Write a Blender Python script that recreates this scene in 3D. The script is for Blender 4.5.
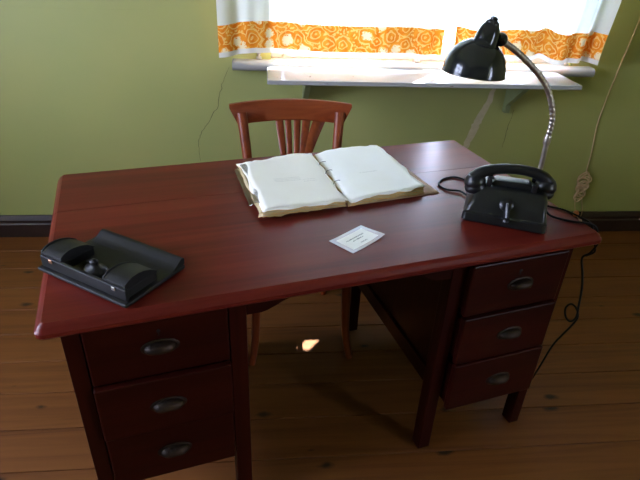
import bpy, bmesh, math, random
from mathutils import Vector, Matrix, noise
random.seed(7)
for o in list(bpy.data.objects): bpy.data.objects.remove(o)
scene = bpy.context.scene
C = scene.collection

# ------------------------------------------------------------------ camera
PITCH, ROLL, YAW, FPX = 0.530589, 0.047145, 0.115240, 536.82
fwd = Vector((math.sin(YAW)*math.cos(PITCH), math.cos(YAW)*math.cos(PITCH), -math.sin(PITCH)))
rt0 = Vector((math.cos(YAW), -math.sin(YAW), 0)); up0 = rt0.cross(fwd)
rt = rt0*math.cos(ROLL) + up0*math.sin(ROLL); up = up0*math.cos(ROLL) - rt0*math.sin(ROLL)
cam_d = bpy.data.cameras.new('camera'); cam = bpy.data.objects.new('camera', cam_d); C.objects.link(cam)
M = Matrix((rt, up, -fwd)).transposed().to_4x4(); M.translation = (0, 0, 1.46688)
cam.matrix_world = M
cam_d.sensor_width = 36; cam_d.lens = FPX/640*36; cam_d.clip_start = .02
scene.camera = cam

# ------------------------------------------------------------------ light
SKY_STRENGTH = 9.0
SUN_STRENGTH = 13.0
EXPOSURE = 2.12
w = bpy.data.worlds.new('world'); scene.world = w; w.use_nodes = True
nt = w.node_tree; bg = nt.nodes['Background']
bg.inputs['Color'].default_value = (.86, .93, 1.32, 1); bg.inputs['Strength'].default_value = SKY_STRENGTH
sun_d = bpy.data.lights.new('sun', 'SUN'); sun_d.energy = SUN_STRENGTH; sun_d.angle = math.radians(.53); sun_d.color = (1, .96, .90)
sun = bpy.data.objects.new('sun', sun_d); C.objects.link(sun)
sun.rotation_euler = Vector((-.674, -.834, -1.30)).to_track_quat('-Z', 'Y').to_euler(); sun.location = (4, 7, 8)
def portal(name, loc, rot, sx, sy):
    d = bpy.data.lights.new(name, 'AREA'); d.shape = 'RECTANGLE'; d.size = sx; d.size_y = sy; d.cycles.is_portal = True
    o = bpy.data.objects.new(name, d); C.objects.link(o); o.location = loc; o.rotation_euler = rot
portal('window_light_portal', (.76, 2.93, 1.56), (math.radians(-90), 0, 0), 1.46, 1.28)
portal('window_light_portal', (-2.56, .75, 1.56), (0, math.radians(-90), 0), 1.3, 1.5)
portal('window_light_portal', (3.06, -1.05, 1.56), (0, math.radians(90), 0), 1.3, 1.0)
vs = scene.view_settings; vs.view_transform = 'Standard'; vs.look = 'None'; vs.exposure = EXPOSURE; vs.gamma = 1; vs.use_curve_mapping = False
cy = scene.cycles
cy.max_bounces = 10; cy.diffuse_bounces = 6; cy.transmission_bounces = 8; cy.transparent_max_bounces = 12
cy.use_denoising = True; cy.sample_clamp_indirect = 8; cy.caustics_reflective = False; cy.caustics_refractive = False

# ------------------------------------------------------------------ helpers
MAT = {}
def nodes_of(m):
    m.use_nodes = True; nt = m.node_tree; return nt, nt.nodes['Principled BSDF']
def N(nt, t, **k):
    n = nt.nodes.new(t)
    for a, b in k.items(): setattr(n, a, b)
    return n
def math_n(nt, op, a, b=None, c=None):
    n = N(nt, 'ShaderNodeMath', operation=op)
    for i, v in enumerate((a, b, c)):
        if v is None: continue
        if isinstance(v, (int, float)): n.inputs[i].default_value = v
        else: nt.links.new(v, n.inputs[i])
    return n.outputs[0]
def mixc(nt, fac, a, b):
    n = N(nt, 'ShaderNodeMix', data_type='RGBA')
    for i, v in ((0, fac), (6, a), (7, b)):
        if isinstance(v, (int, float)): n.inputs[i].default_value = v
        elif isinstance(v, tuple): n.inputs[i].default_value = (*v, 1)
        else: nt.links.new(v, n.inputs[i])
    return n.outputs[2]
def coords(nt, scale=(1, 1, 1), kind='Object', rnd=0.0):
    tc = N(nt, 'ShaderNodeTexCoord'); mp = N(nt, 'ShaderNodeMapping'); mp.inputs['Scale'].default_value = scale
    nt.links.new(tc.outputs[kind], mp.inputs['Vector'])
    if rnd:
        oi = N(nt, 'ShaderNodeObjectInfo'); s = math_n(nt, 'MULTIPLY', oi.outputs['Random'], rnd)
        cb = N(nt, 'ShaderNodeCombineXYZ')
        for i in range(3): nt.links.new(s, cb.inputs[i])
        nt.links.new(cb.outputs[0], mp.inputs['Location'])
    return mp.outputs[0]
def ramp(nt, fac, stops):
    r = N(nt, 'ShaderNodeValToRGB'); cr = r.color_ramp
    while len(cr.elements) < len(stops): cr.elements.new(.5)
    for e, (p, c) in zip(cr.elements, stops): e.position = p; e.color = (*c, 1) if len(c) == 3 else c
    nt.links.new(fac, r.inputs[0]); return r.outputs[0]
def noise_t(nt, vec, scale=5, detail=4, rough=.5, dist=0):
    n = N(nt, 'ShaderNodeTexNoise'); n.inputs['Scale'].default_value = scale; n.inputs['Detail'].default_value = detail
    n.inputs['Roughness'].default_value = rough; n.inputs['Distortion'].default_value = dist
    nt.links.new(vec, n.inputs['Vector']); return n.outputs['Fac']
def bump(nt, b, h, strength=.2, dist=.002):
    n = N(nt, 'ShaderNodeBump'); n.inputs['Strength'].default_value = strength; n.inputs['Distance'].default_value = dist
    nt.links.new(h, n.inputs['Height']); nt.links.new(n.outputs[0], b.inputs['Normal'])
def mat(name, c1, c2=None, rough=.5, scale=8, metal=0, stretch=(1, 1, 1), bmp=.1, coat=0, rnd=0, spec=.5, bd=.001):
    if name in MAT: return MAT[name]
    m = bpy.data.materials.new(name); nt, b = nodes_of(m)
    c2 = c2 or tuple(x*.8 for x in c1)
    v = coords(nt, stretch, rnd=rnd); f = noise_t(nt, v, scale, 5, .55)
    nt.links.new(ramp(nt, f, [(.3, c1), (.7, c2)]), b.inputs['Base Color'])
    b.inputs['Roughness'].default_value = rough; b.inputs['Metallic'].default_value = metal
    b.inputs['Coat Weight'].default_value = coat; b.inputs['Coat Roughness'].default_value = .15
    b.inputs['Specular IOR Level'].default_value = spec
    bump(nt, b, f, bmp, bd); MAT[name] = m; return m
def wood(name, dark, mid, light, axis=0, rough=.4, coat=0.0, freq=28, rnd=5.0, bmp=.15, spec=.5, coat_r=.2):
    if name in MAT: return MAT[name]
    m = bpy.data.materials.new(name); nt, b = nodes_of(m)
    sc = [freq]*3; sc[axis] = freq*.045
    v = coords(nt, tuple(sc), rnd=rnd)
    f1 = noise_t(nt, v, 1, 6, .6, .6)
    sc2 = [3.2]*3; sc2[axis] = .8
    f2 = noise_t(nt, coords(nt, tuple(sc2), rnd=rnd), 1, 3)
    col = ramp(nt, f1, [(.3, dark), (.5, mid), (.72, light)])
    col = mixc(nt, math_n(nt, 'MULTIPLY', f2, .6), col, tuple(x*.75 for x in mid))
    nt.links.new(col, b.inputs['Base Color']); b.inputs['Roughness'].default_value = rough
    b.inputs['Coat Weight'].default_value = coat; b.inputs['Coat Roughness'].default_value = coat_r
    b.inputs['Specular IOR Level'].default_value = spec
    bump(nt, b, f1, bmp, .0006); MAT[name] = m; return m

def obj(name, bm, m, parent=None, loc=None, smooth=False, rot=None, label=None):
    me = bpy.data.meshes.new(name); bmesh.ops.recalc_face_normals(bm, faces=bm.faces); bm.to_mesh(me); bm.free()
    if smooth:
        for p in me.polygons: p.use_smooth = True
        if smooth is not True: me.set_sharp_from_angle(angle=math.radians(smooth))
    for x in (m if isinstance(m, (list, tuple)) else [m]): me.materials.append(x)
    o = bpy.data.objects.new(name, me); C.objects.link(o)
    if parent: o.parent = parent
    if loc is not None: o.location = loc
    if rot is not None: o.rotation_euler = rot
    if label: o['label'] = label
    return o
def tag(o, label, cat, group=None, kind=None):
    o['label'] = label; o['category'] = cat
    if group: o['group'] = group
    if kind: o['kind'] = kind
    return o
def struct(o, label=None):
    o['kind'] = 'structure'
    if label: o['label'] = label
    return o
def empty(name, loc, rz, label, cat, group=None):
    o = bpy.data.objects.new(name, None); C.objects.link(o); o.location = loc; o.rotation_euler = (0, 0, rz); o.empty_display_size = .05
    return tag(o, label, cat, group)
def box(bm, x0, x1, y0, y1, z0, z1, bev=0, mi=0, seg=2):
    vs = [bm.verts.new((x, y, z)) for z in (z0, z1) for x, y in ((x0, y0), (x1, y0), (x1, y1), (x0, y1))]
    fs = [(0, 3, 2, 1), (4, 5, 6, 7), (0, 1, 5, 4), (1, 2, 6, 5), (2, 3, 7, 6), (3, 0, 4, 7)]
    faces = [bm.faces.new([vs[i] for i in f]) for f in fs]
    for f in faces: f.material_index = mi
    if bev:
        es = list({e for f in faces for e in f.edges})
        bmesh.ops.bevel(bm, geom=es, offset=bev, segments=seg, profile=.5, affect='EDGES')
    return bm
def B(*a, **k): return box(bmesh.new(), *a, **k)
def loft(bm, rings, cap0=True, cap1=True, closed=True, mi=0):
    rows = [[bm.verts.new(p) for p in r] for r in rings]; n = len(rows[0])
    for a, b in zip(rows, rows[1:]):
        for i in range(n if closed else n-1):
            j = (i+1) % n; f = bm.faces.new((a[i], a[j], b[j], b[i])); f.material_index = mi
    if cap0: bm.faces.new(rows[0][::-1]).material_index = mi
    if cap1: bm.faces.new(rows[-1]).material_index = mi
    return bm
def lathe(prof, n=32, mtx=None, bm=None, mi=0):
    bm = bm or bmesh.new()
    rings = []
    for r, z in prof:
        ring = [Vector((max(r, 1e-5)*math.cos(2*math.pi*i/n), max(r, 1e-5)*math.sin(2*math.pi*i/n), z)) for i in range(n)]
        rings.append([mtx @ q for q in ring] if mtx else ring)
    return loft(bm, rings, prof[0][0] > 1e-4, prof[-1][0] > 1e-4, mi=mi)
def catmull(pts, n=8):
    pts = [Vector(p) for p in pts]; P = [pts[0]*2-pts[1]] + pts + [pts[-1]*2-pts[-2]]; out = []
    for i in range(1, len(P)-2):
        a, b, c, d = P[i-1:i+3]
        for k in range(n):
            t = k/n; out.append(.5*((2*b)+(c-a)*t+(2*a-5*b+4*c-d)*t*t+(3*b-a-3*c+d)*t**3))
    out.append(pts[-1]); return out
def tube(path, rad, n=8, bm=None, sub=0, mi=0, flat=None):
    bm = bm or bmesh.new()
    if sub: path = catmull(path, sub)
    path = [Vector(p) for p in path]; L = len(path); rings = []; nrm = None
    for i, p in enumerate(path):
        t = (path[min(i+1, L-1)]-path[max(i-1, 0)]).normalized()
        if nrm is None:
            nrm = t.orthogonal().normalized() if flat is None else (Vector(flat) - t*Vector(flat).dot(t)).normalized()
        nrm = (nrm - t*nrm.dot(t)).normalized(); bi = t.cross(nrm)
        r = rad(i/(L-1)) if callable(rad) else rad
        ra, rb = r if isinstance(r, tuple) else (r, r)
        rings.append([p + nrm*ra*math.cos(2*math.pi*k/n) + bi*rb*math.sin(2*math.pi*k/n) for k in range(n)])
    return loft(bm, rings, mi=mi)
def rrect(x0, x1, y0, y1, r, z, n=4):
    out = []
    for cx, cy_, a0 in ((x1-r, y1-r, 0), (x0+r, y1-r, 90), (x0+r, y0+r, 180), (x1-r, y0+r, 270)):
        for k in range(n+1):
            a = math.radians(a0+90*k/n); out.append(Vector((cx+r*math.cos(a), cy_+r*math.sin(a), z)))
    return out
def prism(poly, a0, a1, axis='y', bm=None, bev=0):
    """polygon in the plane normal to axis, extruded a0..a1"""
    bm = bm or bmesh.new()
    def P(q, a): return {'y': (q[0], a, q[1]), 'x': (a, q[0], q[1]), 'z': (q[0], q[1], a)}[axis]
    r0 = [bm.verts.new(P(q, a0)) for q in poly]; r1 = [bm.verts.new(P(q, a1)) for q in poly]; n = len(poly)
    fs = [bm.faces.new(r0[::-1]), bm.faces.new(r1)] + [bm.faces.new((r0[i], r0[(i+1) % n], r1[(i+1) % n], r1[i])) for i in range(n)]
    if bev: bmesh.ops.bevel(bm, geom=list(fs[0].edges)+list(fs[1].edges), offset=bev, segments=2, profile=.5, affect='EDGES')
    return bm

# ------------------------------------------------------------------ materials
def wall_mat():
    m = bpy.data.materials.new('green_wall_paint'); nt, b = nodes_of(m)
    v = coords(nt); f = noise_t(nt, v, 1.7, 5, .6); g = noise_t(nt, v, 60, 4, .6)
    c = ramp(nt, f, [(.3, (.39, .38, .13)), (.7, (.34, .365, .125))])
    nt.links.new(c, b.inputs['Base Color']); b.inputs['Roughness'].default_value = .55
    h = math_n(nt, 'ADD', math_n(nt, 'MULTIPLY', g, .3), f); bump(nt, b, h, .25, .004); return m
M_WALL = wall_mat()
M_CEIL = mat('white_ceiling', (.86, .85, .83), (.80, .79, .77), .8)
M_BASE = mat('dark_brown_paint', (.030, .010, .006), (.018, .006, .004), .55, 20, stretch=(.2, 1, 1))
def floor_mat():
    m = bpy.data.materials.new('pine_planks'); nt, b = nodes_of(m)
    v = coords(nt, (1.2, 26, 26), rnd=37.0); f = noise_t(nt, v, 1, 6, .6, .9)
    v2 = coords(nt, (.9, 2.0, 1), rnd=11.0); f2 = noise_t(nt, v2, 1.5, 3)
    col = ramp(nt, f, [(.28, (.095, .028, .006)), (.5, (.155, .050, .0105)), (.75, (.20, .070, .015))])
    col = mixc(nt, math_n(nt, 'MULTIPLY', f2, .55), col, (.125, .041, .009))
    vo = N(nt, 'ShaderNodeTexVoronoi', voronoi_dimensions='2D'); nt.links.new(coords(nt, (2.9, 6.0, 1), rnd=23.0), vo.inputs['Vector'])
    vo.inputs['Scale'].default_value = 1.0
    sp = N(nt, 'ShaderNodeSeparateColor'); nt.links.new(vo.outputs['Color'], sp.inputs[0])
    wob = noise_t(nt, coords(nt, (30, 50, 1)), 1, 2)
    rad = math_n(nt, 'MULTIPLY', math_n(nt, 'SUBTRACT', sp.outputs[0], .45), .13)
    d = math_n(nt, 'ADD', vo.outputs['Distance'], math_n(nt, 'MULTIPLY', math_n(nt, 'SUBTRACT', wob, .5), .09))
    kn = N(nt, 'ShaderNodeMapRange'); nt.links.new(math_n(nt, 'SUBTRACT', d, rad), kn.inputs[0])
    kn.inputs[1].default_value = .035; kn.inputs[2].default_value = -.03
    col = mixc(nt, kn.outputs[0], col, (.022, .009, .004))
    nt.links.new(col, b.inputs['Base Color']); b.inputs['Roughness'].default_value = .55; b.inputs['Specular IOR Level'].default_value = .25
    bump(nt, b, f, .2, .001); return m
M_FLOOR = floor_mat()
M_GAP = mat('dark_subfloor', (.02, .011, .006), (.012, .007, .004), .9)
M_WHITE = mat('white_window_paint', (.42, .42, .42), (.37, .37, .37), .3, 14)
def sill_mat():
    m = bpy.data.materials.new('chipped_white_paint'); nt, b = nodes_of(m)
    v = coords(nt, (1, 1, 3)); f = noise_t(nt, v, 22, 5, .7)
    geo = N(nt, 'ShaderNodeNewGeometry')
    k = ramp(nt, f, [(.66, (0, 0, 0)), (.70, (1, 1, 1))])
    pk = ramp(nt, geo.outputs['Pointiness'], [(.50, (0, 0, 0)), (.56, (1, 1, 1))])
    kk = math_n(nt, 'MULTIPLY', k, pk)
    nt.links.new(mixc(nt, kk, (.36, .36, .36), (.14, .10, .06)), b.inputs['Base Color'])
    b.inputs['Roughness'].default_value = .22; bump(nt, b, f, .05); return m
M_SILL = sill_mat()
M_BRK = mat('green_painted_bracket', (.25, .28, .12), (.19, .22, .09), .6)
R_D, R_M, R_L = (.013, .0014, .0008), (.029, .0030, .0015), (.046, .0056, .0028)  # same wood as the top, darkened to put shade on fronts and legs
M_TOP = wood('mahogany_top', (.058, .0055, .0035), (.120, .0120, .0080), (.175, .022, .013), 0, .34, .0, 20, bmp=.12, spec=.17)
M_DX = wood('mahogany_drawer_shaded', R_D, R_M, R_L, 0, .36, .0, 24, spec=.16)
M_DZ = wood('mahogany_upright_shaded', R_D, R_M, R_L, 2, .36, .0, 24, spec=.16)
M_DY = wood('mahogany_side_shaded', R_D, R_M, R_L, 1, .40, .0, 24, spec=.16)
M_CH = wood('chair_wood_upright', (.12, .020, .0055), (.23, .044, .012), (.31, .068, .019), 2, .36, .0, 30, spec=.3)
M_CHX = wood('chair_wood_rail', (.12, .020, .0055), (.23, .044, .012), (.31, .068, .019), 0, .36, .0, 30, spec=.3)
M_PULL = mat('aged_bronze', (.016, .014, .011), (.045, .022, .012), .48, 30, metal=.6, spec=.3)
M_HOLE = mat('keyhole_black', (.004, .003, .003), None, .6)
M_BLACK = mat('black_lacquer', (.007, .008, .009), (.011, .012, .013), .16, 40, bmp=.03)
M_BAKE = mat('black_bakelite', (.005, .005, .006), (.008, .008, .009), .31, 30, bmp=.05, spec=.4)
M_INK = mat('worn_black_plastic', (.007, .0065, .006), (.013, .012, .011), .5, 25, bmp=.1, spec=.3)
M_CORD = mat('black_rubber_cord', (.005, .005, .005), None, .6, 60, spec=.2)
M_NICKEL = mat('tarnished_nickel', (.50, .45, .41), (.34, .29, .25), .36, 40, metal=1)
M_STEEL = mat('steel_latch', (.55, .55, .52), (.35, .33, .30), .35, 60, metal=.9)
M_COPPER = mat('copper_latch', (.55, .30, .18), (.35, .18, .10), .35, 60, metal=.9)
M_SHADEIN = mat('shade_inner_white', (.7, .7, .66), None, .4)
M_TAN = mat('tan_cable', (.62, .44, .26), (.54, .36, .20), .6, 60)
M_PATCH = mat('bare_plaster', (.60, .52, .36), (.50, .44, .28), .9, 30)
M_CRACK = mat('dark_wall_crack', (.11, .11, .05), None, .9)  # dark strip colour of the wall cracks
M_CARD = mat('tan_cardboard', (.52, .33, .23), (.44, .28, .19), .8, 30)
M_EDGE = mat('aged_paper_edge', (.84, .50, .19), (.62, .32, .10), .9, 120, stretch=(1, 1, 4))
def glass_mat(name, tint, refl=.06):
    m = bpy.data.materials.new(name); m.use_nodes = True; nt = m.node_tree
    for n in list(nt.nodes): nt.nodes.remove(n)
    out = N(nt, 'ShaderNodeOutputMaterial'); t = N(nt, 'ShaderNodeBsdfTransparent'); g = N(nt, 'ShaderNodeBsdfGlossy'); mx = N(nt, 'ShaderNodeMixShader')
    t.inputs[0].default_value = (*tint, 1); g.inputs['Roughness'].default_value = .02; mx.inputs[0].default_value = refl
    nt.links.new(t.outputs[0], mx.inputs[1]); nt.links.new(g.outputs[0], mx.inputs[2]); nt.links.new(mx.outputs[0], out.inputs[0]); return m
M_GLASS = glass_mat('window_glass', (.95, .97, .96))
def sleeve_mat():
    m = glass_mat('clear_plastic_sleeve', (.80, .80, .80), .18); return m
M_SLEEVE = sleeve_mat()
def cloth(name, pattern=False, base=(.80, .79, .76), trans=.5, back=None):
    m = bpy.data.materials.new(name); m.use_nodes = True; nt = m.node_tree
    for n in list(nt.nodes): nt.nodes.remove(n)
    out = N(nt, 'ShaderNodeOutputMaterial'); d = N(nt, 'ShaderNodeBsdfDiffuse'); t = N(nt, 'ShaderNodeBsdfTranslucent'); mx = N(nt, 'ShaderNodeMixShader')
    tc = N(nt, 'ShaderNodeTexCoord'); uv = tc.outputs['UV']
    if pattern:
        # large paisley rings: voronoi cells with concentric yellow lines, pale blossoms, small dots
        nz = N(nt, 'ShaderNodeTexNoise'); nz.inputs['Scale'].default_value = 22; nt.links.new(uv, nz.inputs['Vector'])
        vm = N(nt, 'ShaderNodeVectorMath', operation='MULTIPLY_ADD'); nt.links.new(nz.outputs['Color'], vm.inputs[0])
        vm.inputs[1].default_value = (.040, .040, 0); nt.links.new(uv, vm.inputs[2]); wv = vm.outputs[0]
        vo = N(nt, 'ShaderNodeTexVoronoi', voronoi_dimensions='2D'); vo.inputs['Scale'].default_value = 14; vo.inputs['Randomness'].default_value = .8
        nt.links.new(wv, vo.inputs['Vector']); D = vo.outputs['Distance']
        sp = N(nt, 'ShaderNodeSeparateColor'); nt.links.new(vo.outputs['Color'], sp.inputs[0])
        rings = math_n(nt, 'GREATER_THAN', math_n(nt, 'SINE', math_n(nt, 'MULTIPLY', D, 27)), .55)
        inner = math_n(nt, 'LESS_THAN', D, .56)
        rings = math_n(nt, 'MULTIPLY', rings, inner)
        pet = math_n(nt, 'ADD', D, math_n(nt, 'MULTIPLY', math_n(nt, 'SUBTRACT', noise_t(nt, uv, 110, 2), .5), .55))
        blossom = math_n(nt, 'MULTIPLY', math_n(nt, 'GREATER_THAN', sp.outputs[0], .62), math_n(nt, 'LESS_THAN', pet, .27))
        v2 = N(nt, 'ShaderNodeTexVoronoi', voronoi_dimensions='2D'); v2.inputs['Scale'].default_value = 62; nt.links.new(wv, v2.inputs['Vector'])
        dots = math_n(nt, 'MULTIPLY', math_n(nt, 'LESS_THAN', v2.outputs['Distance'], .30), math_n(nt, 'GREATER_THAN', D, .54))
        f = noise_t(nt, uv, 30, 3)
        col = ramp(nt, f, [(.35, (.78, .20, .012)), (.65, (.88, .33, .03))])
        col = mixc(nt, math_n(nt, 'MULTIPLY', rings, .7), col, (.93, .62, .20))
        col = mixc(nt, math_n(nt, 'MULTIPLY', dots, .75), col, (.93, .60, .18))
        col = mixc(nt, math_n(nt, 'MULTIPLY', blossom, .9), col, (.86, .74, .46))
    else:
        f = noise_t(nt, uv, 90, 3); col = mixc(nt, f, base, tuple(x*.93 for x in base))
    nt.links.new(col, d.inputs[0]); nt.links.new(col, t.inputs[0])
    if back: nt.links.new(mixc(nt, .5, back, back), t.inputs[0])
    mx.inputs[0].default_value = trans
    nt.links.new(d.outputs[0], mx.inputs[1]); nt.links.new(t.outputs[0], mx.inputs[2]); nt.links.new(mx.outputs[0], out.inputs[0]); return m
M_CUR = cloth('white_curtain_cotton', False, (.78, .74, .63), .19, (.64, .76, .84))  # blue of the sky behind is put into the translucent colour
M_BAND = cloth('orange_printed_border', True, trans=.035)
M_LACE = cloth('cream_hem', False, (.74, .71, .64), .10)
def paper_mat(name, base, marks):
    """paper with faint illegible printed lines; marks = (u0,u1,v0,v1,lines,strength) in metres (UV)"""
    m = bpy.data.materials.new(name); nt, b = nodes_of(m)
    tc = N(nt, 'ShaderNodeTexCoord'); uv = tc.outputs['UV']; sx = N(nt, 'ShaderNodeSeparateXYZ'); nt.links.new(uv, sx.inputs[0])
    f = noise_t(nt, uv, 14, 4); col = mixc(nt, f, base, tuple(x*y for x, y in zip(base, (.95, .93, .89))))
    for (u0, u1, v0, v1, lines, st, words) in marks:
        def between(s, a, c): return math_n(nt, 'MULTIPLY', math_n(nt, 'GREATER_THAN', s, a), math_n(nt, 'LESS_THAN', s, c))
        msk = math_n(nt, 'MULTIPLY', between(sx.outputs[0], u0, u1), between(sx.outputs[1], v0, v1))
        row = math_n(nt, 'FRACT', math_n(nt, 'MULTIPLY', math_n(nt, 'SUBTRACT', sx.outputs[1], v0), lines/(v1-v0)))
        msk = math_n(nt, 'MULTIPLY', msk, between(row, .25, .7))
        mp = N(nt, 'ShaderNodeMapping'); mp.inputs['Scale'].default_value = (words, 300, 1); nt.links.new(uv, mp.inputs[0])
        msk = math_n(nt, 'MULTIPLY', msk, math_n(nt, 'GREATER_THAN', noise_t(nt, mp.outputs[0], 1, 2), .47))
        col = mixc(nt, math_n(nt, 'MULTIPLY', msk, st), col, (.10, .10, .12))
    nt.links.new(col, b.inputs['Base Color']); b.inputs['Roughness'].default_value = .75; b.inputs['Specular IOR Level'].default_value = .2
    bump(nt, b, f, .3, .003); return m
M_PAGE_L = paper_mat('page_cream', (.91, .88, .83), [(.075, .155, .165, .195, 3, .22, 420), (.16, .20, .15, .175, 2, .15, 300)])
M_PAGE_R = paper_mat('page_white', (.93, .93, .93), [(.10, .16, .16, .172, 1, .22, 300)])
M_PAGE_O = paper_mat('page_aged', (.62, .50, .30), [])
M_TICKET = paper_mat('label_paper', (.88, .88, .87), [(.030, .096, .043, .053, 1, .85, 420), (.045, .085, .034, .043, 1, .85, 420), (.056, .080, .017, .026, 1, .85, 420)])
M_LAMIN = mat('laminate_film', (.50, .42, .44), (.46, .38, .41), .12, 20, spec=.7)

# ------------------------------------------------------------------ room shell
X0, X1, Y0, Y1, H = -2.2, 2.7, -2.4, 2.57, 2.8
WX0, WX1, WZ0, WZ1 = .03, 1.49, .92, 2.20          # seen window opening
fl = struct(obj('floor', B(X0, X1, Y0, Y1, -.06, -.022), M_GAP), 'worn pine plank floor with dark knots and open joints')
PW = .1613
plank_me = None
n_pl = int((Y1-Y0)/PW)+1
for k in range(n_pl):
    y1 = Y1-.0005-k*PW; y0 = max(y1-PW+.0035, Y0)
    if y1-y0 < .02: continue
    if plank_me is None or y1-y0 < PW-.005:
        o = obj('plank', B(X0+.005, X1-.005, -(y1-y0)/2, (y1-y0)/2, -.022, 0, bev=.0015, seg=1), M_FLOOR, fl)
        if plank_me is None: plank_me = o.data
    else:
        o = bpy.data.objects.new('plank', plank_me); C.objects.link(o); o.parent = fl
    o.location = (0, (y0+y1)/2, 0)
struct(obj('ceiling', B(X0-.1, X1+.1, Y0-.1, Y1+.1, H, H+.1), M_CEIL), 'plain white ceiling')
T = .38
def wall_with_holes(name, along, a0, a1, inner, outer, holes, z0, z1, label):
    bm = bmesh.new()
    def bx(p0, p1, q0, q1):
        if along == 'x': box(bm, p0, p1, min(inner, outer), max(inner, outer), q0, q1)
        else: box(bm, min(inner, outer), max(inner, outer), p0, p1, q0, q1)
    e_ = a0
    for h0, h1 in holes:
        bx(e_, h0, -.06, H); bx(h0, h1, -.06, z0); bx(h0, h1, z1, H); e_ = h1
    bx(e_, a1, -.06, H)
    bmesh.ops.remove_doubles(bm, verts=bm.verts, dist=1e-5)
    return struct(obj(name, bm, M_WALL), label)
wb = wall_with_holes('wall_back', 'x', X0-T, X1+T, Y1, Y1+T, [(WX0, WX1)], WZ0, WZ1, 'olive green painted plaster wall with window and hairline cracks')
wl = wall_with_holes('wall_left', 'y', Y0-.1, Y1, X0, X0-T, [(0.0, 1.5)], .92, 2.2, 'green painted side wall with an unseen window placed for daylight')
wall_with_holes('wall_right', 'y', Y0-.1, Y1, X1, X1+T, [(-1.55, -.55)], .92, 2.2, 'green painted side wall with an added narrow window opening')
struct(obj('wall_front', B(X0, X1, Y0-.12, Y0, -.06, H), M_WALL), 'green painted wall opposite the window')
g = struct(obj('ground', B(-30, 30, -30, 40, -.9, -.8), mat('garden_ground', (.30, .33, .20), (.22, .26, .13), .9, 2)), 'garden ground outside')
# baseboards
def bb_prof(t=.022, h=.119):
    return [(0, 0), (t, 0), (t, h*.60), (t*.78, h*.66), (t*.78, h*.74), (t*.9, h*.80), (t*.55, h*.93), (t*.3, h), (0, h)]
bm = prism([(Y1-a, z) for a, z in bb_prof()], X0+.001, X1-.001, 'x'); struct(obj('baseboard_back', bm, M_BASE), 'dark brown moulded baseboard under the window wall')
bm = prism([(X0+a, z) for a, z in bb_prof()], Y0, Y1-.025, 'y'); struct(obj('baseboard_left', bm, M_BASE), 'dark brown moulded baseboard')
bm = prism([(X1-a, z) for a, z in bb_prof()], Y0, Y1-.025, 'y'); struct(obj('baseboard_right', bm, M_BASE), 'dark brown moulded baseboard')
# wall cracks and plaster patch
def strip_on_wall(name, pts, wid, m, th=.0008, jit=.7):
    random.seed(len(pts)*31+int(wid*1e5))
    P = []
    for (a, b), (c, d) in zip(pts, pts[1:]):
        for k in range(6):
            t = k/6; P.append((a+(c-a)*t+random.gauss(0, wid*jit), b+(d-b)*t+random.gauss(0, wid*.3*min(1, jit*1.4))))
    P.append(pts[-1]); rings = []
    L = len(P)
    for i, (x, z) in enumerate(P):
        w_ = wid*(.35+.65*math.sin(math.pi*min(1, (i+.5)/L)))*random.uniform(1-.35*min(1, jit*1.5), 1+.2*min(1, jit*1.5))*.5
        rings.append([(x-w_, Y1+.001, z), (x-w_, Y1-th, z), (x+w_, Y1-th, z), (x+w_, Y1+.001, z)])
    bm = loft(bmesh.new(), rings); return obj(name, bm, m, wb)
strip_on_wall('crack', [(-.165, .885), (-.20, .80), (-.225, .70), (-.275, .62), (-.32, .55), (-.33, .50), (-.325, .42)], .0030, M_CRACK)
strip_on_wall('crack', [(-1.10, 1.115), (-.8, 1.113), (-.5, 1.12)], .0016, M_CRACK)
strip_on_wall('crack', [(1.255, .70), (1.24, .60), (1.235, .50)], .0022, M_CRACK)
strip_on_wall('plaster_patch', [(1.125, .83), (1.115, .74), (1.075, .64), (1.06, .58), (1.035, .50), (1.03, .44)], .042, M_PATCH, .0012, .05)

# ------------------------------------------------------------------ windows
def window(name, W_, Hh, label):
    """frame in local x-z plane, y outwards; origin at bottom centre of opening"""
    bm = bmesh.new(); h = W_/2; t = .055
    for a, b, c, d in ((-h, -h+t, 0, Hh), (h-t, h, 0, Hh), (-h+t, h-t, 0, t*.8), (-h+t, h-t, Hh-t, Hh), (-.03, .03, t*.8, Hh-t), (-h+t, -.03, 0.82, .87), (.03, h-t, .82, .87)):
        box(bm, a, b, .05, .12, c, d, bev=.004, seg=1)
    root = struct(obj(name, bm, M_WHITE), label)
    for s in (-1, 1):
        for z0, z1 in ((t*.8, .82), (.87, Hh-t)):
            a, b = (.033, h-t-.003) if s > 0 else (-h+t+.003, -.033)
            fm = bmesh.new(); q = .042; z0 += .003; z1 -= .003
            for p in ((a, a+q, z0, z1), (b-q, b, z0, z1), (a+q, b-q, z0, z0+q), (a+q, b-q, z1-q, z1)):
                box(fm, p[0], p[1], .045, .095, p[2], p[3], bev=.004, seg=1)
            ca = obj('casement', fm, M_WHITE, root)
            obj('pane', B(a+q-.006, b-q+.006, .068, .072, z0+q-.006, z1-q+.006), M_GLASS, ca)
    return root
w1 = window('window_1', WX1-WX0, WZ1-WZ0, 'white wooden casement window behind the curtains'); w1.location = ((WX0+WX1)/2, Y1, WZ0)
w2 = window('unseen_window_left', 1.5, 1.28, 'unseen white wooden casement window in side wall, placed for daylight'); w2.location = (X0, .75, .92); w2.rotation_euler = (0, 0, math.radians(90))  # out of view; placed and sized for daylight from the left
w3 = window('added_window_right', 1.0, 1.28, 'unseen narrow white casement window added in the opposite side wall for fill light'); w3.location = (X1, -1.05, .92); w3.rotation_euler = (0, 0, math.radians(-90))  # added out of view to raise the fill from the right
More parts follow.
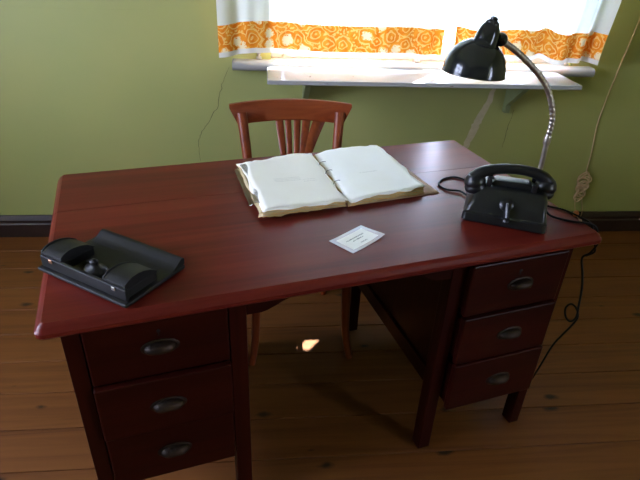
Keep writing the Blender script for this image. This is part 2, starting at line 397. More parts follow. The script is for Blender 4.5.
# rounded interior ledge of window 1 (children are in window coordinates)
cx = (WX0+WX1)/2
pr = [(.045, -.040), (-.050, -.040), (-.062, -.034), (-.068, -.022), (-.066, -.010), (-.056, -.001), (-.045, .002), (.045, .002)]
bm = prism([(y, z) for y, z in pr], -.145-cx, 1.585-cx, 'x')
obj('window_ledge', bm, M_SILL, w1, smooth=40)
for x in (-.02-.005, .72, 1.46):
    bm = B(x-cx-.012, x-cx+.012, -.012, .02, .004, .014, bev=.002, seg=1); lathe([(.005, 0), (.006, .012), (.009, .018), (.004, .024)], 10, Matrix.Translation((x-cx, -.006, .012)), bm)
    obj('latch', bm, M_WHITE, w1)
# deep sill shelf board on brackets
ss = empty('windowsill_shelf', (.70, Y1-.069, .885), 0, 'deep white chipped window shelf board on two small green brackets', 'windowsill')
bm = B(-.69, .69, -.245, 0, 0, .0195, bev=.004); obj('board', bm, M_SILL, ss)
for x in (-.51, .50):
    bm = prism([(.066, -.0005), (-.15, -.0005), (-.15, -.012), (.03, -.15), (.03, -.19), (.066, -.19)], x-.012, x+.012, 'x'); obj('bracket', bm, M_BRK, ss)

# ------------------------------------------------------------------ curtains
def sm(a, b, t):
    t = max(0, min(1, (t-a)/(b-a))); return t*t*(3-2*t)
def curtain(name, label, edge0, edge1, yf, hemf, nx=150):
    root = empty(name, ((edge0(1)+edge1(1))/2, Y1-.08, .95), 0, label, 'curtain', 'orange bordered curtains at the window')
    org = Vector(root.location)
    zt = 2.331
    def P(s, h):                      # h = height above hem
        hem = hemf(s); z = hem+h*(zt-hem)/(zt-.96) if h > .2 else hem+h
        x = edge0(z)+(edge1(z)-edge0(z))*s
        return Vector((x, yf(s, z), z))-org
    def sheet(nm, hs, m, th=.0):
        bm = bmesh.new(); uvl = bm.loops.layers.uv.new('UVMap'); rows = []
        for h in hs:
            row = []; u = 0; prev = None
            for i in range(nx+1):
                p = P(i/nx, h); 
                if prev is not None: u += math.hypot(p.x-prev.x, p.y-prev.y)
                prev = p; row.append((bm.verts.new(p), u, h))
            rows.append(row)
        for a, b in zip(rows, rows[1:]):
            for i in range(nx):
                f = bm.faces.new((a[i][0], a[i+1][0], b[i+1][0], b[i][0])); f.smooth = True
                for l, q in zip(f.loops, (a[i], a[i+1], b[i+1], b[i])): l[uvl].uv = (q[1], q[2])
        me = bpy.data.meshes.new(nm); bm.to_mesh(me); bm.free(); me.materials.append(m)
        o = bpy.data.objects.new(nm, me); C.objects.link(o); o.parent = root; return o
    sheet('hem_strip', [0, .01, .021], M_LACE)
    sheet('printed_border', [.021, .04, .06, .08, .10, .132], M_BAND)
    hs = [.132, .16, .2, .24, .28, .32, .345, .36, .375, .39, .41, .45, .52, .62, .75, .9, 1.05, 1.2, 1.3, 1.38]
    sheet('cloth_panel', hs, M_CUR)
    return root
def yl(s, z):
    k = sm(.25, .0, s); k2 = sm(.78, 1, s)
    g_ = .6+.4*sm(1.0, 2.2, z)
    return Y1-.085 - k*.030*(.55+.45*math.sin(s*46+.5)) + .006*math.sin(s*23+z*1.5)*g_ - k2*.020*math.sin((s-.78)*58) + .0025*math.sin(s*90)
def yr(s, z):
    k = sm(.55, 1, s)
    return Y1-.106 + .013*math.sin(s*21+1) + .006*math.sin(s*55) - k*.026*math.sin((s-.55)*44) - .02*sm(.85, 1, s)
gap_l = lambda z: .806+.085*sm(1.335, 1.375, z)-.006*sm(1.1, .95, z)  # edges shaped to overlap above view, leaving only a small sun patch
gap_r = lambda z: .853+.006*sm(1.1, .95, z)-.03*sm(1.335, 1.375, z)
curtain('curtain', 'long white curtain panel with orange floral border, wider of the pair', lambda z: -.198, gap_l, yl,
        lambda s: .962-.016*sm(.16, 0, s)+.006*math.sin(s*9)-.012*sm(.5, 1, s))
curtain('curtain', 'white curtain panel with orange floral border hanging behind the lamp, narrower of the pair', gap_r, lambda z: 1.53+.03*sm(.95, 1.35, z), yr,
        lambda s: .962+.008*math.sin(s*13+2)+.020*math.exp(-((s-.62)/.06)**2)-.008*s)
bm = tube([(-.30, Y1-.09, 2.345), (1.80, Y1-.09, 2.345)], .011, 12)
for x in (-.22, 1.72): box(bm, x-.01, x+.01, Y1-.092, Y1+.0, 2.336, 2.352)
for x in (-.30, 1.80): lathe([(.0, -.02), (.018, -.012), (.022, 0), (.018, .012), (0, .02)], 12, Matrix.Translation((x, Y1-.09, 2.345)), bm)
tag(obj('curtain_rod', bm, M_WHITE), 'white curtain rod above the window', 'curtain rod')

# ------------------------------------------------------------------ desk
DX, DY, DTH = .13946, 1.37903, .244119
cd, sd = math.cos(DTH), math.sin(DTH)
def D2W(u, v, z=.78): return Vector((DX+u*cd-v*sd, DY+u*sd+v*cd, z))
desk = empty('writing_desk', (DX, DY, 0), DTH, 'dark red mahogany kneehole writing desk with six drawers', 'desk')
HW, HD = .701, .384
# top: moulded slab cut at one joint into two boards
def top_bm():
    bm = bmesh.new()
    pf = [(.014, .746), (.004, .749), (0, .754), (0, .763), (.004, .767), (.006, .772), (.012, .777), (.016, .780)]
    return loft(bm, [rrect(-HW+i, HW-i, -HD+i, HD-i, .018-i*.6, z, 4) for i, z in pf])
SEAM = .115
for a, sgn in ((SEAM-.0006, 1), (SEAM+.0006, -1)):
    bm = top_bm()
    r = bmesh.ops.bisect_plane(bm, geom=bm.verts[:]+bm.edges[:]+bm.faces[:], plane_co=(0, a, 0), plane_no=(0, sgn, 0), clear_outer=True)
    bmesh.ops.holes_fill(bm, edges=[e for e in bm.edges if e.is_boundary]); obj('top_board', bm, M_TOP, desk, smooth=30)
# aprons
ap = [(-.2735, .7455), (-.2735, .676), (-.238, .676), (-.222, .680), (-.205, .689), (-.188, .700), (-.165, .709), (-.13, .715), (-.08, .718)]
ap = ap + [(-x, z) for x, z in ap[::-1]]
obj('apron', prism(ap, -.324, -.302, 'y', bev=.0015), M_DX, desk)
obj('apron', prism(ap, .302, .324, 'y', bev=.0015), M_DX, desk)
LEG = {}
def leg(w_):
    bm = bmesh.new(); h = w_/2
    loft(bm, [[(-h+i, -.021+i, z), (h-i, -.021+i, z), (h-i, .021-i, z), (-h+i, .021-i, z)] for i, z in ((.003, 0), (0, .004), (0, .7455))])
    bmesh.ops.bevel(bm, geom=[e for e in bm.edges if abs(e.verts[0].co.z-e.verts[1].co.z) > .3], offset=.0025, segments=2, profile=.5, affect='EDGES')
    return bm
for s in (-1, 1):
    ui0, ui1, uo0, uo1 = .274, .316, .630, .667
    for u0, u1 in ((ui0, ui1), (uo0, uo1)):
        for v in (-.306, .306):
            obj('leg', leg(u1-u0), M_DZ, desk, (s*(u0+u1)/2, v, 0))
        uc = s*(u0+u1)/2
        obj('side_panel', B(uc-.006, uc+.006, -.286, .286, .318, .745), M_DZ, desk)
        bm = B(uc-.0145, uc+.0145, -.2855, .2855, .258, .317, bev=.002, seg=1)
        obj('side_rail', bm, M_DY, desk)
        obj('side_rail', B(uc-.0145, uc+.0145, -.2855, .2855, .700, .7455, bev=.002, seg=1), M_DY, desk)
    a, b = sorted((s*ui1, s*uo0))
    obj('back_panel', B(a+.001, b-.001, .300, .312, .225, .745), M_DX, desk)
    obj('bottom_panel', B(a+.001, b-.001, -.28, .298, .205, .217), M_DX, desk)
    obj('front_rail', B(a+.001, b-.001, -.322, -.29, .7245, .7455), M_DX, desk)

def cup_pull():
    bm = bmesh.new(); n = 28
    def ell(rx, rz, y): return [(rx*math.cos(2*math.pi*i/n), y, rz*math.sin(2*math.pi*i/n)) for i in range(n)]
    loft(bm, [ell(.043, .0225, 0), ell(.043, .0225, -.0018), ell(.040, .0200, -.0035)])
    # hood: part of an ellipsoid shell, open below
    for k, q in ((1, 0), (.90, 1)):
        rows = []
        for j in range(9):
            th = j/8*math.pi*.5
            rows.append([bm.verts.new((.036*k*math.cos(th)*math.cos(ph), -.003-.022*k*math.sin(th), .018*k*math.cos(th)*math.sin(ph)+.001)) for ph in [math.radians(-28+236*i/24) for i in range(25)]])
        for ra, rb in zip(rows, rows[1:]):
            for i in range(24):
                vsq = []
                for vv in (ra[i], ra[i+1], rb[i+1], rb[i]):
                    if vv not in vsq: vsq.append(vv)
                bm.faces.new(vsq)
    return bm
pull_me = None; key_me = None
def drawer(s, z0, z1, prot, key):
    global pull_me
    w_ = .3085; uc = s*.473; h = z1-z0
    bm = bmesh.new()
    vf = -.327-prot
    box(bm, -w_/2, w_/2, 0, .020, 0, h, bev=.004, seg=2)
    box(bm, -w_/2+.008, w_/2-.008, .0205, .030, .006, h-.012)
    box(bm, -w_/2+.008, -w_/2+.018, .0305, .5, .006, h-.02); box(bm, w_/2-.018, w_/2-.008, .0305, .5, .006, h-.02)
    box(bm, -w_/2+.0185, w_/2-.0185, .0305, .5, .006, .014); box(bm, -w_/2+.0185, w_/2-.0185, .488, .5, .0145, h-.02)
    d = obj('drawer', bm, M_DX, desk, (uc, vf, z0))
    if pull_me is None:
        p_ = obj('cup_pull', cup_pull(), M_PULL, d, smooth=50); pull_me = p_.data; p_['label'] = 'aged bronze cup pull'
    else:
        p_ = bpy.data.objects.new('cup_pull', pull_me); C.objects.link(p_); p_.parent = d; p_['label'] = 'aged bronze cup pull'
    p_.location = (.010 if s > 0 else 0, 0, h*.5+.000)
    if key:
        bm = lathe([(.0045, 0), (.0045, .0014), (.0025, .0018)], 16, Matrix.Rotation(math.radians(90), 4, 'X')); box(bm, -.0018, .0018, -.0016, 0, -.012, 0)
        obj('keyhole', bm, M_HOLE, d, (0, 0, h-.038))
for s, prots in ((-1, (.006, .020, .009)), (1, (.025, .035, .040))):
    for (z0, z1), pr_, i in zip(((.556, .7215), (.389, .5535), (.208, .3865)), prots, range(3)):
        drawer(s, z0, z1, pr_, i == 0)

# ------------------------------------------------------------------ chair
ch = empty('dining_chair', (.118, 1.77, 0), .05, 'brown bentwood dining chair with fan of slats in its back, behind the desk', 'chair')
def seat_poly(g_=0):
    pts = []
    for x, y in catmull([(-.19, -.205, 0), (0, -.235, 0), (.19, -.205, 0), (.205, -.15, 0), (.178, .14, 0), (.150, .195, 0), (0, .205, 0), (-.150, .195, 0), (-.178, .14, 0), (-.205, -.15, 0), (-.19, -.205, 0)], 5)[:-1] and [(p.x, p.y) for p in catmull([(-.19, -.205, 0), (0, -.235, 0), (.19, -.205, 0), (.205, -.15, 0), (.178, .14, 0), (.150, .195, 0), (0, .205, 0), (-.150, .195, 0), (-.178, .14, 0), (-.205, -.15, 0), (-.19, -.205, 0)], 5)[:-1]]:
        pts.append((x*(1-g_), y*(1-g_)))
    return pts
bm = loft(bmesh.new(), [[(x, y, z) for x, y in seat_poly(g_)] for g_, z in ((.03, .430), (0, .434), (0, .448), (.02, .455), (.15, .453), (.5, .447))]); obj('seat', bm, M_CHX, ch, smooth=45)
bm = loft(bmesh.new(), [[(x*.93, y*.93, z) for x, y in seat_poly()] for z in (.385, .4295)]); obj('seat_frame', bm, M_CHX, ch, smooth=45)
for s in (-1, 1):
    bm = tube([(s*.160, -.165, .4285), (s*.165, -.172, .36), (s*.168, -.178, .22), (s*.174, -.188, .10), (s*.190, -.212, .002)], lambda t: (.0195-.006*t, .0195-.006*t), 12, sub=5); obj('leg', bm, M_CH, ch, smooth=50)
    bm = tube([(s*.150, .222, .002), (s*.158, .205, .2), (s*.165, .198, .42), (s*.170, .215, .58), (s*.183, .262, .72), (s*.194, .303, .825)], lambda t: (.0165+.003*math.sin(t*3), .0145+.006*t), 12, sub=5, flat=(0, 1, 0)); obj('back_post', bm, M_CH, ch, smooth=50)
# curved top rail with flared ends
def rail_y(x): return .300+.035*(1-(x/.24)**2)
rings = []
for i in range(33):
    x = -.240+.48*i/32; a = abs(x)/.24
    zb = .778+.012*(1-a**2)+ .0*a; zt = .868-.010*a**2
    if a > .87: zb = zb+.066*((a-.87)/.13)
    tk = .011; y = rail_y(x); r_ = []
    for dy, z in ((-tk, zb+.004), (-tk+.003, zb), (tk-.003, zb), (tk, zb+.004), (tk, zt-.005), (tk-.004, zt), (-tk+.004, zt), (-tk, zt-.005)):
        xx = x
        r_.append((xx, y+dy+(z-.82)*.22, z))
    rings.append(r_)
obj('top_rail', loft(bmesh.new(), rings), M_CHX, ch, smooth=40)
# five fan slats (bottom x, top x at rail)
for xb, xt, cv, w_ in ((-.018, -.047, 0, .009), (-.006, -.011, 0, .006), (.010, .027, 0, .007), (.022, .066, .003, .010), (.036, .122, .020, .018)):
    pts = [];
    for k in range(7):
        t = k/6; x = xb+(xt-xb)*(t**1.25) - cv*math.sin(math.pi*t); z = .47+(.80-.47)*t
        y = .196+.02*t+(.331-.216)*t**1.6
        pts.append((x, y, z))
    bm = tube(pts, lambda t, w_=w_: (.0045, .0070+w_*t), 8, sub=3, flat=(0, 1, 0)); obj('back_slat', bm, M_CH, ch, smooth=50)
obj('slat_shoe', B(-.05, .06, .178, .208, .452, .475, bev=.004), M_CHX, ch)
# stretchers
bm = tube([(-.166, -.172, .30), (-.158, .203, .27)], .009, 10); obj('stretcher', bm, M_CH, ch, smooth=50)
bm = tube([(.166, -.172, .30), (.158, .203, .27)], .009, 10); obj('stretcher', bm, M_CH, ch, smooth=50)

# ------------------------------------------------------------------ desk lamp
lamp = empty('desk_lamp', (.795, 1.392, .78), 0, 'black gooseneck desk lamp with round metal shade, standing behind the telephone', 'lamp')
LB = Vector(lamp.location)
def LP(x, y, z): return Vector((x, y, z))-LB
bm = lathe([(.044, 0), (.046, .002), (.046, .008), (.042, .013), (.022, .018), (.013, .024), (.010, .034), (.010, .04)], 32); obj('base', bm, M_BLACK, lamp, smooth=40)
bm = tube([LP(.795, 1.392, .815), LP(.7985, 1.392, .868), LP(.7985, 1.392, .92), LP(.7965, 1.392, .966)], .0075, 14, sub=5); obj('stem', bm, M_NICKEL, lamp, smooth=50)
neck = catmull([LP(.7965, 1.392, .966), LP(.795, 1.392, 1.03), LP(.771, 1.395, 1.093), LP(.735, 1.399, 1.140), LP(.690, 1.404, 1.178), LP(.652, 1.408, 1.205), LP(.628, 1.411, 1.219), LP(.612, 1.413, 1.230)], 30)
NN = len(neck)
bm = bmesh.new(); rings = []; nrm = Vector((0, 1, 0)); ns = 14
for i, p in enumerate(neck):                      # spirally wound flexible tube
    t = (neck[min(i+1, NN-1)]-neck[max(i-1, 0)]).normalized(); nrm = (nrm-t*nrm.dot(t)).normalized(); bi = t.cross(nrm)
    ring = []
    for k in range(ns):
        a = 2*math.pi*k/ns; r = .0082+.0006*math.sin(i*1.05+a)
        ring.append(p+nrm*r*math.cos(a)+bi*r*math.sin(a))
    rings.append(ring)
obj('gooseneck', loft(bm, rings), M_NICKEL, lamp, smooth=True)
bm = lathe([(.0095, -.012), (.0105, -.008), (.0105, .008), (.0095, .012)], 16, Matrix.Translation(LP(.7965, 1.392, .966))); obj('collar', bm, M_NICKEL, lamp, smooth=40)
ax = Vector((.07, .02, 1)).normalized()
RM = Matrix.Translation(LP(.555, 1.420, 1.141)) @ ax.to_track_quat('Z', 'Y').to_matrix().to_4x4()
op = [(.0835, -.001), (.0845, .001), (.0830, .004), (.0822, .012), (.0795, .028), (.0735, .045), (.064, .060), (.050, .073), (.034, .082), (.028, .085)]
inn = [(r-.0018, z-.0010) for r, z in op[2:]]
bm = lathe(op, 48, RM); obj('shade', bm, M_BLACK, lamp, smooth=60)
sh_in = lathe([(.083, -.001)]+[(r, z) for r, z in inn], 48, RM)
obj('shade_lining', sh_in, M_SHADEIN, lamp, smooth=60)
hx = Vector((.22, .0, 1)).normalized()
HM = Matrix.Translation(RM @ Vector((-.016, 0, .072))) @ hx.to_track_quat('Z', 'Y').to_matrix().to_4x4()
bm = lathe([(.031, -.006), (.034, .004), (.031, .008), (.030, .02), (.028, .036), (.024, .048), (.0185, .056), (.0185, .060), (.014, .064), (.010, .066), (.010, .071), (.005, .074), (0, .0745)], 32, HM); obj('socket_housing', bm, M_BLACK, lamp, smooth=45)
bm = lathe([(0, -.018), (.011, -.014), (.0165, -.006), (.0175, 0), (.0165, .006), (.011, .014), (0, .018)], 24, Matrix.Translation(LP(.609, 1.410, 1.230)) @ Matrix.Rotation(math.radians(70), 4, 'X')); obj('joint_knob', bm, M_BLACK, lamp, smooth=50)
bm = lathe([(0, -.0), (.012, .001), (.026, .012), (.030, .026), (.026, .040), (.014, .056), (.013, .07)], 24, RM @ Matrix.Translation((0, 0, .012))); obj('bulb', bm, mat('frosted_bulb', (.75, .75, .72), None, .25), lamp, smooth=60)

# ------------------------------------------------------------------ telephone
PU, PV, PA = .486, -.220, math.radians(-38)
tel = empty('telephone', D2W(PU, PV), DTH+PA, 'black bakelite telephone with a hand crank on its front', 'telephone')
def sec(hx0, hx1, y0, y1, r, z): return rrect(hx0, hx1, y0, y1, r, z, 4)
L_ = .111
bm = loft(bmesh.new(), [sec(-L_+.003, L_-.003, -.075, .072, .012, .004), sec(-L_, L_, -.078, .075, .012, .008), sec(-L_+.002, L_-.002, -.076, .074, .012, .028), sec(-L_+.007, L_-.007, -.070, .070, .012, .033),
    sec(-L_+.010, L_-.008, -.068, .070, .013, .045), sec(-L_+.017, L_-.010, -.060, .068, .015, .062), sec(-L_+.026, L_-.012, -.047, .064, .017, .080), sec(-L_+.036, L_-.018, -.036, .058, .018, .090), sec(-L_+.050, L_-.030, -.026, .050, .018, .094)])
obj('body', bm, M_BAKE, tel, smooth=38)
for x in (-.085, .085):
    for y in (-.055, .055): obj('rubber_foot', lathe([(.009, 0), (.010, .004)], 12), M_CORD, tel, (x, y, 0))
# cradle: saddle between the prongs
pts = [(-.058, .090), (-.052, .100), (-.040, .108), (.045, .110), (.054, .102), (.060, .090)]
obj('cradle', prism(pts, -.012, .030, 'y', bev=.003), M_BAKE, tel, smooth=30)
for x in (-.056, .060):
    bm = bmesh.new()
    for y in (-.020, .038): box(bm, x-.007, x+.007, y-.006, y+.006, .084, .118, bev=.003)
    box(bm, x-.007, x+.007, -.0135, .0315, .084, .102, bev=.003)
    obj('cradle_prong', bm, M_BAKE, tel)
# crank on the sloped front: round boss, arm and knob
cr = bmesh.new()
lathe([(.019, 0), (.019, .006), (.015, .010), (.006, .012)], 24, Matrix.Translation((-.002, -.056, .062)) @ Matrix.Rotation(math.radians(58), 4, 'X'), cr)
obj('crank_boss', cr, M_BAKE, tel, smooth=40)
cr = tube([(-.002, -.062, .069), (.001, -.074, .052), (.004, -.084, .030)], lambda t: (.0040, .0085), 10, sub=4)
lathe([(0, -.002), (.0075, 0), (.0085, .008), (.007, .018), (0, .022)], 16, Matrix.Translation((.004, -.080, .028)) @ Matrix.Rotation(math.radians(80), 4, 'X'), cr)
obj('crank', cr, M_BAKE, tel, smooth=40)
# handset resting across the cradle
hs = empty('telephone_handset', D2W(PU, PV), DTH+PA+math.radians(13), 'black telephone handset lying across the cradle of the crank telephone', 'handset')
hz = .106
path = [(-.098, .006, hz+.000), (-.082, .006, hz+.018), (-.050, .006, hz+.030), (0, .006, hz+.035), (.050, .006, hz+.030), (.082, .006, hz+.018), (.098, .006, hz+.000)]
bm = tube(path, lambda t: (.0135+.007*abs(2*t-1)**2.2, .0145+.008*abs(2*t-1)**2.2), 16, sub=5, flat=(0, 0, 1)); obj('handle', bm, M_BAKE, hs, smooth=60)
for s in (-1, 1):
    mt = Matrix.Translation((s*.096, .006, hz-.004)) @ Matrix.Rotation(s*math.radians(14), 4, 'Y')
    bm = lathe([(.017, .018), (.024, .010), (.0285, 0), (.0290, -.006), (.0275, -.010), (.0275, -.013), (.0295, -.016), (.0295, -.025), (.027, -.030), (.012, -.031), (0, -.0305)], 32, mt); obj('earpiece' if s < 0 else 'mouthpiece', bm, M_BAKE, hs, smooth=45)

# cords
def cord(name, pts, label, r=.0032, sub=8):
    return tag(obj(name, tube(pts, r, 8, sub=sub), M_CORD, smooth=60), label, 'cord')
cord('black_cable', [D2W(.505, -.105, .8015), D2W(.520, -.03, .786), D2W(.500, .045, .7838), D2W(.450, .045, .7838), D2W(.412, .010, .7838), D2W(.418, -.030, .7838), D2W(.450, -.055, .786), D2W(.452, -.110, .7865)],
     'black cord looping out behind the telephone towards the folder')
cord('black_cable', [D2W(.612, -.232, .797), D2W(.615, -.262, .786), D2W(.650, -.300, .7837), D2W(.688, -.325, .7845), D2W(0.7115, -.336, .774), D2W(0.7180, -.343, .748), D2W(0.7230, -.348, .725), D2W(0.7190, -.338, .690), D2W(0.7150, -.322, .664), D2W(0.7175, -.338, .62), D2W(0.7190, -.352, .575), D2W(0.7190, -.362, .515),
    D2W(0.7190, -.366, .480), D2W(0.7200, -.352, .452), D2W(0.7210, -.330, .452), D2W(0.7220, -.318, .476), D2W(0.7230, -.330, .502), D2W(0.7240, -.352, .502), D2W(0.7250, -.366, .478), D2W(0.7230, -.358, .440), D2W(0.7170, -.342, .39), D2W(0.7110, -.325, .33), D2W(0.7110, -.30, .20), D2W(0.7210, -.26, .05), D2W(.755, -.22, .0035), D2W(.80, -.10, .0035)],
     'long black cord with a knot hanging down over the desk side')
cord('black_cable', [D2W(.628, -.185, .789), D2W(.650, -.205, .7845), D2W(.683, -.240, .7838), D2W(.695, -.290, .7842), D2W(0.7145, -.315, .772), D2W(0.7210, -.330, .735), D2W(0.7270, -.345, .700), D2W(0.7235, -.325, .672)],
     'short black cord curving from the lamp base over the desk edge', .0028)

# ------------------------------------------------------------------ ink stand
a_, b_ = Vector((-.706, -.174)), Vector((-.529, -.370))
ang = math.atan2(b_.y-a_.y, b_.x-a_.x)
ink = empty('ink_stand', D2W(a_.x, a_.y), DTH+ang, 'black plastic desk ink stand with two roll-lid wells and pen tray', 'ink stand')
LI, WI = .266, .178                                # x along the well side, y towards the pen lip
bm = B(0, LI, 0, WI, .0035, .0125, bev=.003); obj('base_tray', bm, M_INK, ink)
for x in (.05, .235):
    for y in (.03, .15): obj('rubber_foot', lathe([(.008, 0), (.008, .0034)], 12), M_CORD, ink, (x, y, 0))
lip = [(WI-.040, .0128), (WI-.030, .0150), (WI-.020, .0205), (WI-.010, .0275), (WI-.004, .0300), (WI+.001, .0290), (WI+.003, .0250), (WI+.002, .0128)]
obj('pen_lip', prism(lip, .012, LI-.004, 'x'), M_INK, ink, smooth=35)
obj('front_bar', B(.004, LI-.006, .010, .018, .0128, .040, bev=.002), M_INK, ink)
obj('pen_groove_bar', B(.078, .182, .060, .066, .0128, .022, bev=.002), M_INK, ink)
for x0, lm in ((.004, M_COPPER), (.192, M_STEEL)):
    x1 = x0+.063; y0, y1 = .0185, .102
    wbx = obj('ink_well', B(x0+.001, x1-.001, y0, y1, .0128, .034, bev=.002), M_INK, ink)
    prof = [(y0-.004, .0343), (y0-.003, .045), (y0+.006, .0505), (y0+.018, .0540), (y0+.034, .0545), (y0+.050, .0515), (y0+.068, .0445), (y1+.001, .0343)]
    lid = obj('roll_lid', prism(prof, x0+.004, x1-.004, 'x'), M_INK, wbx, smooth=35)
    for xa in (x0, x1-.0035):
        pr2 = [(y, z+.0025) for y, z in prof[1:-1]]; pr2 = [(y0-.006, .0345)]+pr2+[(y1+.003, .0345)]
        bm = prism(pr2, xa, xa+.0035, 'x'); obj('lid_flange', bm, M_INK, wbx, smooth=35)
    obj('latch', B(x0+.030, x0+.040, .0075, .0095, .030, .0385, bev=.0005, seg=1), lm, wbx)
bm = lathe([(.030, .0128), (.030, .022), (.024, .030), (.013, .034), (.009, .040), (.011, .046), (.007, .050), (0, .051)], 28, Matrix.Translation((.130, .048, 0)) @ Matrix.Diagonal((1, .8, 1, 1))); obj('stamp_moistener', bm, M_INK, ink, smooth=45)

# ------------------------------------------------------------------ open folder of papers (in desk axes)
fo = empty('document_folder', D2W(.08, .12), DTH, 'open folder of yellowed papers with white top pages, lying on the desk', 'folder')
def quad_sheet(name, corners, z, th, m, seed, wav=.002, curl=None, nx=18, ny=22, side=None, ragged=.0015, parent=None, lay=0.0):
    """thin sheet with uneven edges; corners (x,y): front-left, front-right, back-right, back-left (desk axes, metres)"""
    rnd = random.Random(seed); bm = bmesh.new(); uvl = bm.loops.layers.uv.new('UVMap')
    FL, FR, BR, BL = [Vector(c) for c in corners]
    W_ = (FR-FL).length; H_ = (BL-FL).length
    off = rnd.uniform(0, 50)
    rows = []
    for lvl in (0, 1):
        g_ = []
        for j in range(ny+1):
            r_ = []
            for i in range(nx+1):
                s, t = i/nx, j/ny
                p = (FL*(1-s)+FR*s)*(1-t)+(BL*(1-s)+BR*s)*t
                e_ = max(sm(.12, 0, min(s, 1-s)), sm(.12, 0, min(t, 1-t)))
                p = p+Vector((noise.noise((s*7+off, t*7, 1.3)), noise.noise((s*7, t*7+off, 4.1))))*ragged*e_*2
                zz = z + wav*noise.noise((s*3+off, t*3, .5)) + (curl(s, t) if curl else 0)
                zz = max(zz, lay)
                r_.append(bm.verts.new((p.x, p.y, zz + th*lvl)))
            g_.append(r_)
        rows.append(g_)
    for lvl in (0, 1):
        for j in range(ny):
            for i in range(nx):
                g_ = rows[lvl]; q = (g_[j][i], g_[j][i+1], g_[j+1][i+1], g_[j+1][i])
                f = bm.faces.new(q if lvl else q[::-1]); f.smooth = True; f.material_index = 0
                for l in f.loops:
                    co = l.vert.co; l[uvl].uv = (co.x-FL.x, co.y-FL.y)
    per = [(0, i) for i in range(nx)]+[(j, nx) for j in range(ny)]+[(ny, i) for i in range(nx, 0, -1)]+[(j, 0) for j in range(ny, 0, -1)]
    for k in range(len(per)):
        (j, i), (j2, i2) = per[k], per[(k+1) % len(per)]
        f = bm.faces.new((rows[0][j][i], rows[0][j2][i2], rows[1][j2][i2], rows[1][j][i])); f.material_index = 1
    return obj(name, bm, [m, side or m], parent or fo)
# cardboard covers
quad_sheet('cover', [(-.245, -.165), (.000, -.172), (.012, .185), (-.235, .180)], .0005, .0025, M_CARD, 3, wav=0, ragged=.0005)
quad_sheet('cover', [(.004, -.172), (.304, -.160), (.284, .195), (.016, .190)], .0005, .0025, M_CARD, 4, wav=0, ragged=.0005)
rnd = random.Random(5)
NL, ZL = 9, .0025
def cl(s, t): return -.006*sm(.80, 1.0, s)*(.4+.6*t) + .002*math.sin(s*5+t*3)+.002*sm(.25, 0, t)*math.sin(s*9)
def crr(s, t): return -.007*sm(.16, 0, s) + .0025*math.sin(s*4+t*4+2) - .004*sm(.2, 0, t)*sm(.4, 0, s)
for k in range(NL):
    top = k == NL-1; j = lambda a=.004: rnd.uniform(-a, a)
    z = .0042+k*ZL
    c = [(-.252+j(.007), -.188+j(.006)), (-.010+j(), -.176+j(.005)), (.010+j(), .192+j(.005)), (-.240+j(.008), .155+j(.008))]
    if top: c = [(-.243, -.182), (-.006, -.170), (.014, .196), (-.230, .158)]
    f_ = (k+1)/NL
    quad_sheet('sheet', c, z, .0012, M_PAGE_L if k >= NL-2 else M_PAGE_O, 40+k, wav=.0010*f_, curl=(lambda s, t, f_=f_: cl(s, t)*f_), side=M_EDGE if not top else M_PAGE_L, ragged=.006, lay=.0034+k*.0007)
for k in range(NL):
    top = k == NL-1; z = .0042+k*ZL; f_ = (k+1)/NL; j = lambda a=.004: rnd.uniform(-a, a)
    c = [(.000+j(), -.183+j(.005)), (.256+j(.006), -.150+j(.006)), (.258+j(.004), .190+j(.006)), (.022+j(), .186+j(.005))]
    if top: c = [(.006, -.172), (.258, -.146), (.262, .206), (.030, .190)]
    quad_sheet('sheet', c, z, .0012, M_PAGE_R if k >= NL-2 else M_PAGE_O, 80+k, wav=.0010*f_, curl=(lambda s, t, f_=f_: crr(s, t)*f_), side=M_EDGE if not top else M_PAGE_R, ragged=.006, lay=.0034+k*.0007)
quad_sheet('plastic_sleeve', [(-.272, -.120), (-.235, -.140), (-.215, .150), (-.262, .135)], .0240, .0004, M_SLEEVE, 9, wav=.001, nx=6, ny=14, curl=lambda s, t: -.013*sm(.6, 0, s))
for v0 in (-.06, .02, .09):
    x = .012+v0*.05
    obj('binding_thread', tube([(x-.016, v0-.012, .0255), (x-.008, v0-.004, .0305), (x+.006, v0+.004, .0295), (x+.014, v0+.010, .0255)], .0009, 6, sub=5), M_CORD, fo, smooth=60)

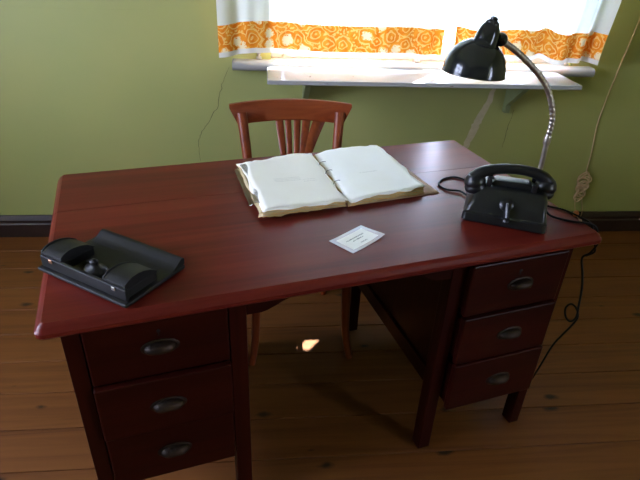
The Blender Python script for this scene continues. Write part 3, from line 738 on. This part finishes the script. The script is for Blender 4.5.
# ------------------------------------------------------------------ laminated label card
A, Bc, Cc, Dc = [Vector((x, y)) for x, y in ((.168, 1.162), (.263, 1.245), (.304, 1.174), (.209, 1.094))]
e1 = (Bc-A).normalized(); 
card = empty('label_card', ((A.x+Dc.x)/2, (A.y+Dc.y)/2, .78), 0, 'small laminated white label card with a few typed lines, on the desk before the folder', 'card')
card.rotation_euler = (0, 0, math.atan2(Bc.y-A.y, Bc.x-A.x)); card.location = (Dc.x, Dc.y, .78)
LC, WC = .126, .080
def curlc(x, y): return .0004+.010*sm(.55, 1.25, x/LC)*sm(1.0, -.2, y/WC)+.003*sm(.3, -.4, x/LC)
def thin(name, x0, x1, y0, y1, dz, m, th=.0005):
    bm = bmesh.new(); uvl = bm.loops.layers.uv.new('UVMap'); n = 12; g0 = []; g1 = []
    for j in range(n+1):
        for g_, d in ((g0, 0), (g1, th)):
            g_.append([bm.verts.new((x0+(x1-x0)*i/n, y0+(y1-y0)*j/n, curlc(x0+(x1-x0)*i/n, y0+(y1-y0)*j/n)+dz+d)) for i in range(n+1)])
    for g_, fl_ in ((g0, 1), (g1, 0)):
        for j in range(n):
            for i in range(n):
                q = (g_[j][i], g_[j][i+1], g_[j+1][i+1], g_[j+1][i]); f = bm.faces.new(q[::-1] if fl_ else q)
    per = [(0, i) for i in range(n)]+[(j, n) for j in range(n)]+[(n, i) for i in range(n, 0, -1)]+[(j, 0) for j in range(n, 0, -1)]
    for k in range(len(per)):
        (j, i), (j2, i2) = per[k], per[(k+1) % len(per)]; bm.faces.new((g0[j][i], g0[j2][i2], g1[j2][i2], g1[j][i]))
    for f in bm.faces:
        for l in f.loops: l[uvl].uv = (l.vert.co.x, l.vert.co.y)
    return obj(name, bm, m, card, smooth=30)
thin('laminate', 0, LC, 0, WC, 0, M_LAMIN)
thin('paper_label', .014, LC-.014, .010, WC-.012, .00055, M_TICKET, .0003)

# ------------------------------------------------------------------ pale cable on the wall at the right
wc = empty('wall_cable', (1.745, Y1-.004, 0), 0, 'thin tan cable hanging down the green wall with its slack tied in a bundle', 'cable')
def WP(x, z, d=.0): return (x-1.745, -d, z)
bm = tube([WP(1.80, 2.2), WP(1.785, 1.5), WP(1.768, 1.16), WP(1.745, .95), WP(1.725, .75), WP(1.72, .62), WP(1.735, .48), WP(1.738, .40), WP(1.735, .33, .01)], .003, 8, sub=8); obj('cable', bm, M_TAN, wc, smooth=60)
rl = random.Random(3); pts = []
for k in range(46):
    t = k/45; a = k*1.25
    pts.append(WP(1.732+.034*math.cos(a)*(1-.3*t)+rl.uniform(-.008, .008), .335-.11*t+.035*math.sin(a)+rl.uniform(-.006, .006), .012+.007*math.sin(a*2.3)))
bm = tube(pts, .0038, 6, sub=5); obj('cable_bundle', bm, M_TAN, wc, smooth=60)
for x0, x1 in ((1.715, 1.735), (1.755, 1.775)):
    bm = tube([WP(x0+.01, .30, .010), WP(x0, .22, .012), WP(x1, .13, .022), WP(1.765, .085, .034)], .0022, 6, sub=8); obj('cable_tail', bm, M_TAN, wc, smooth=60)
bm = lathe([(.012, -.016), (.015, -.010), (.016, .006), (.009, .016)], 14, Matrix.Translation(WP(1.735, .125, .032))); obj('switch', bm, mat('orange_plastic', (.45, .14, .04), None, .4), wc, smooth=45)
bm = lathe([(.010, -.022), (.014, -.018), (.014, .004), (.007, .018)], 14, Matrix.Translation(WP(1.768, .072, .040))); obj('plug', bm, mat('cream_plastic', (.62, .52, .38), None, .4), wc, smooth=45)
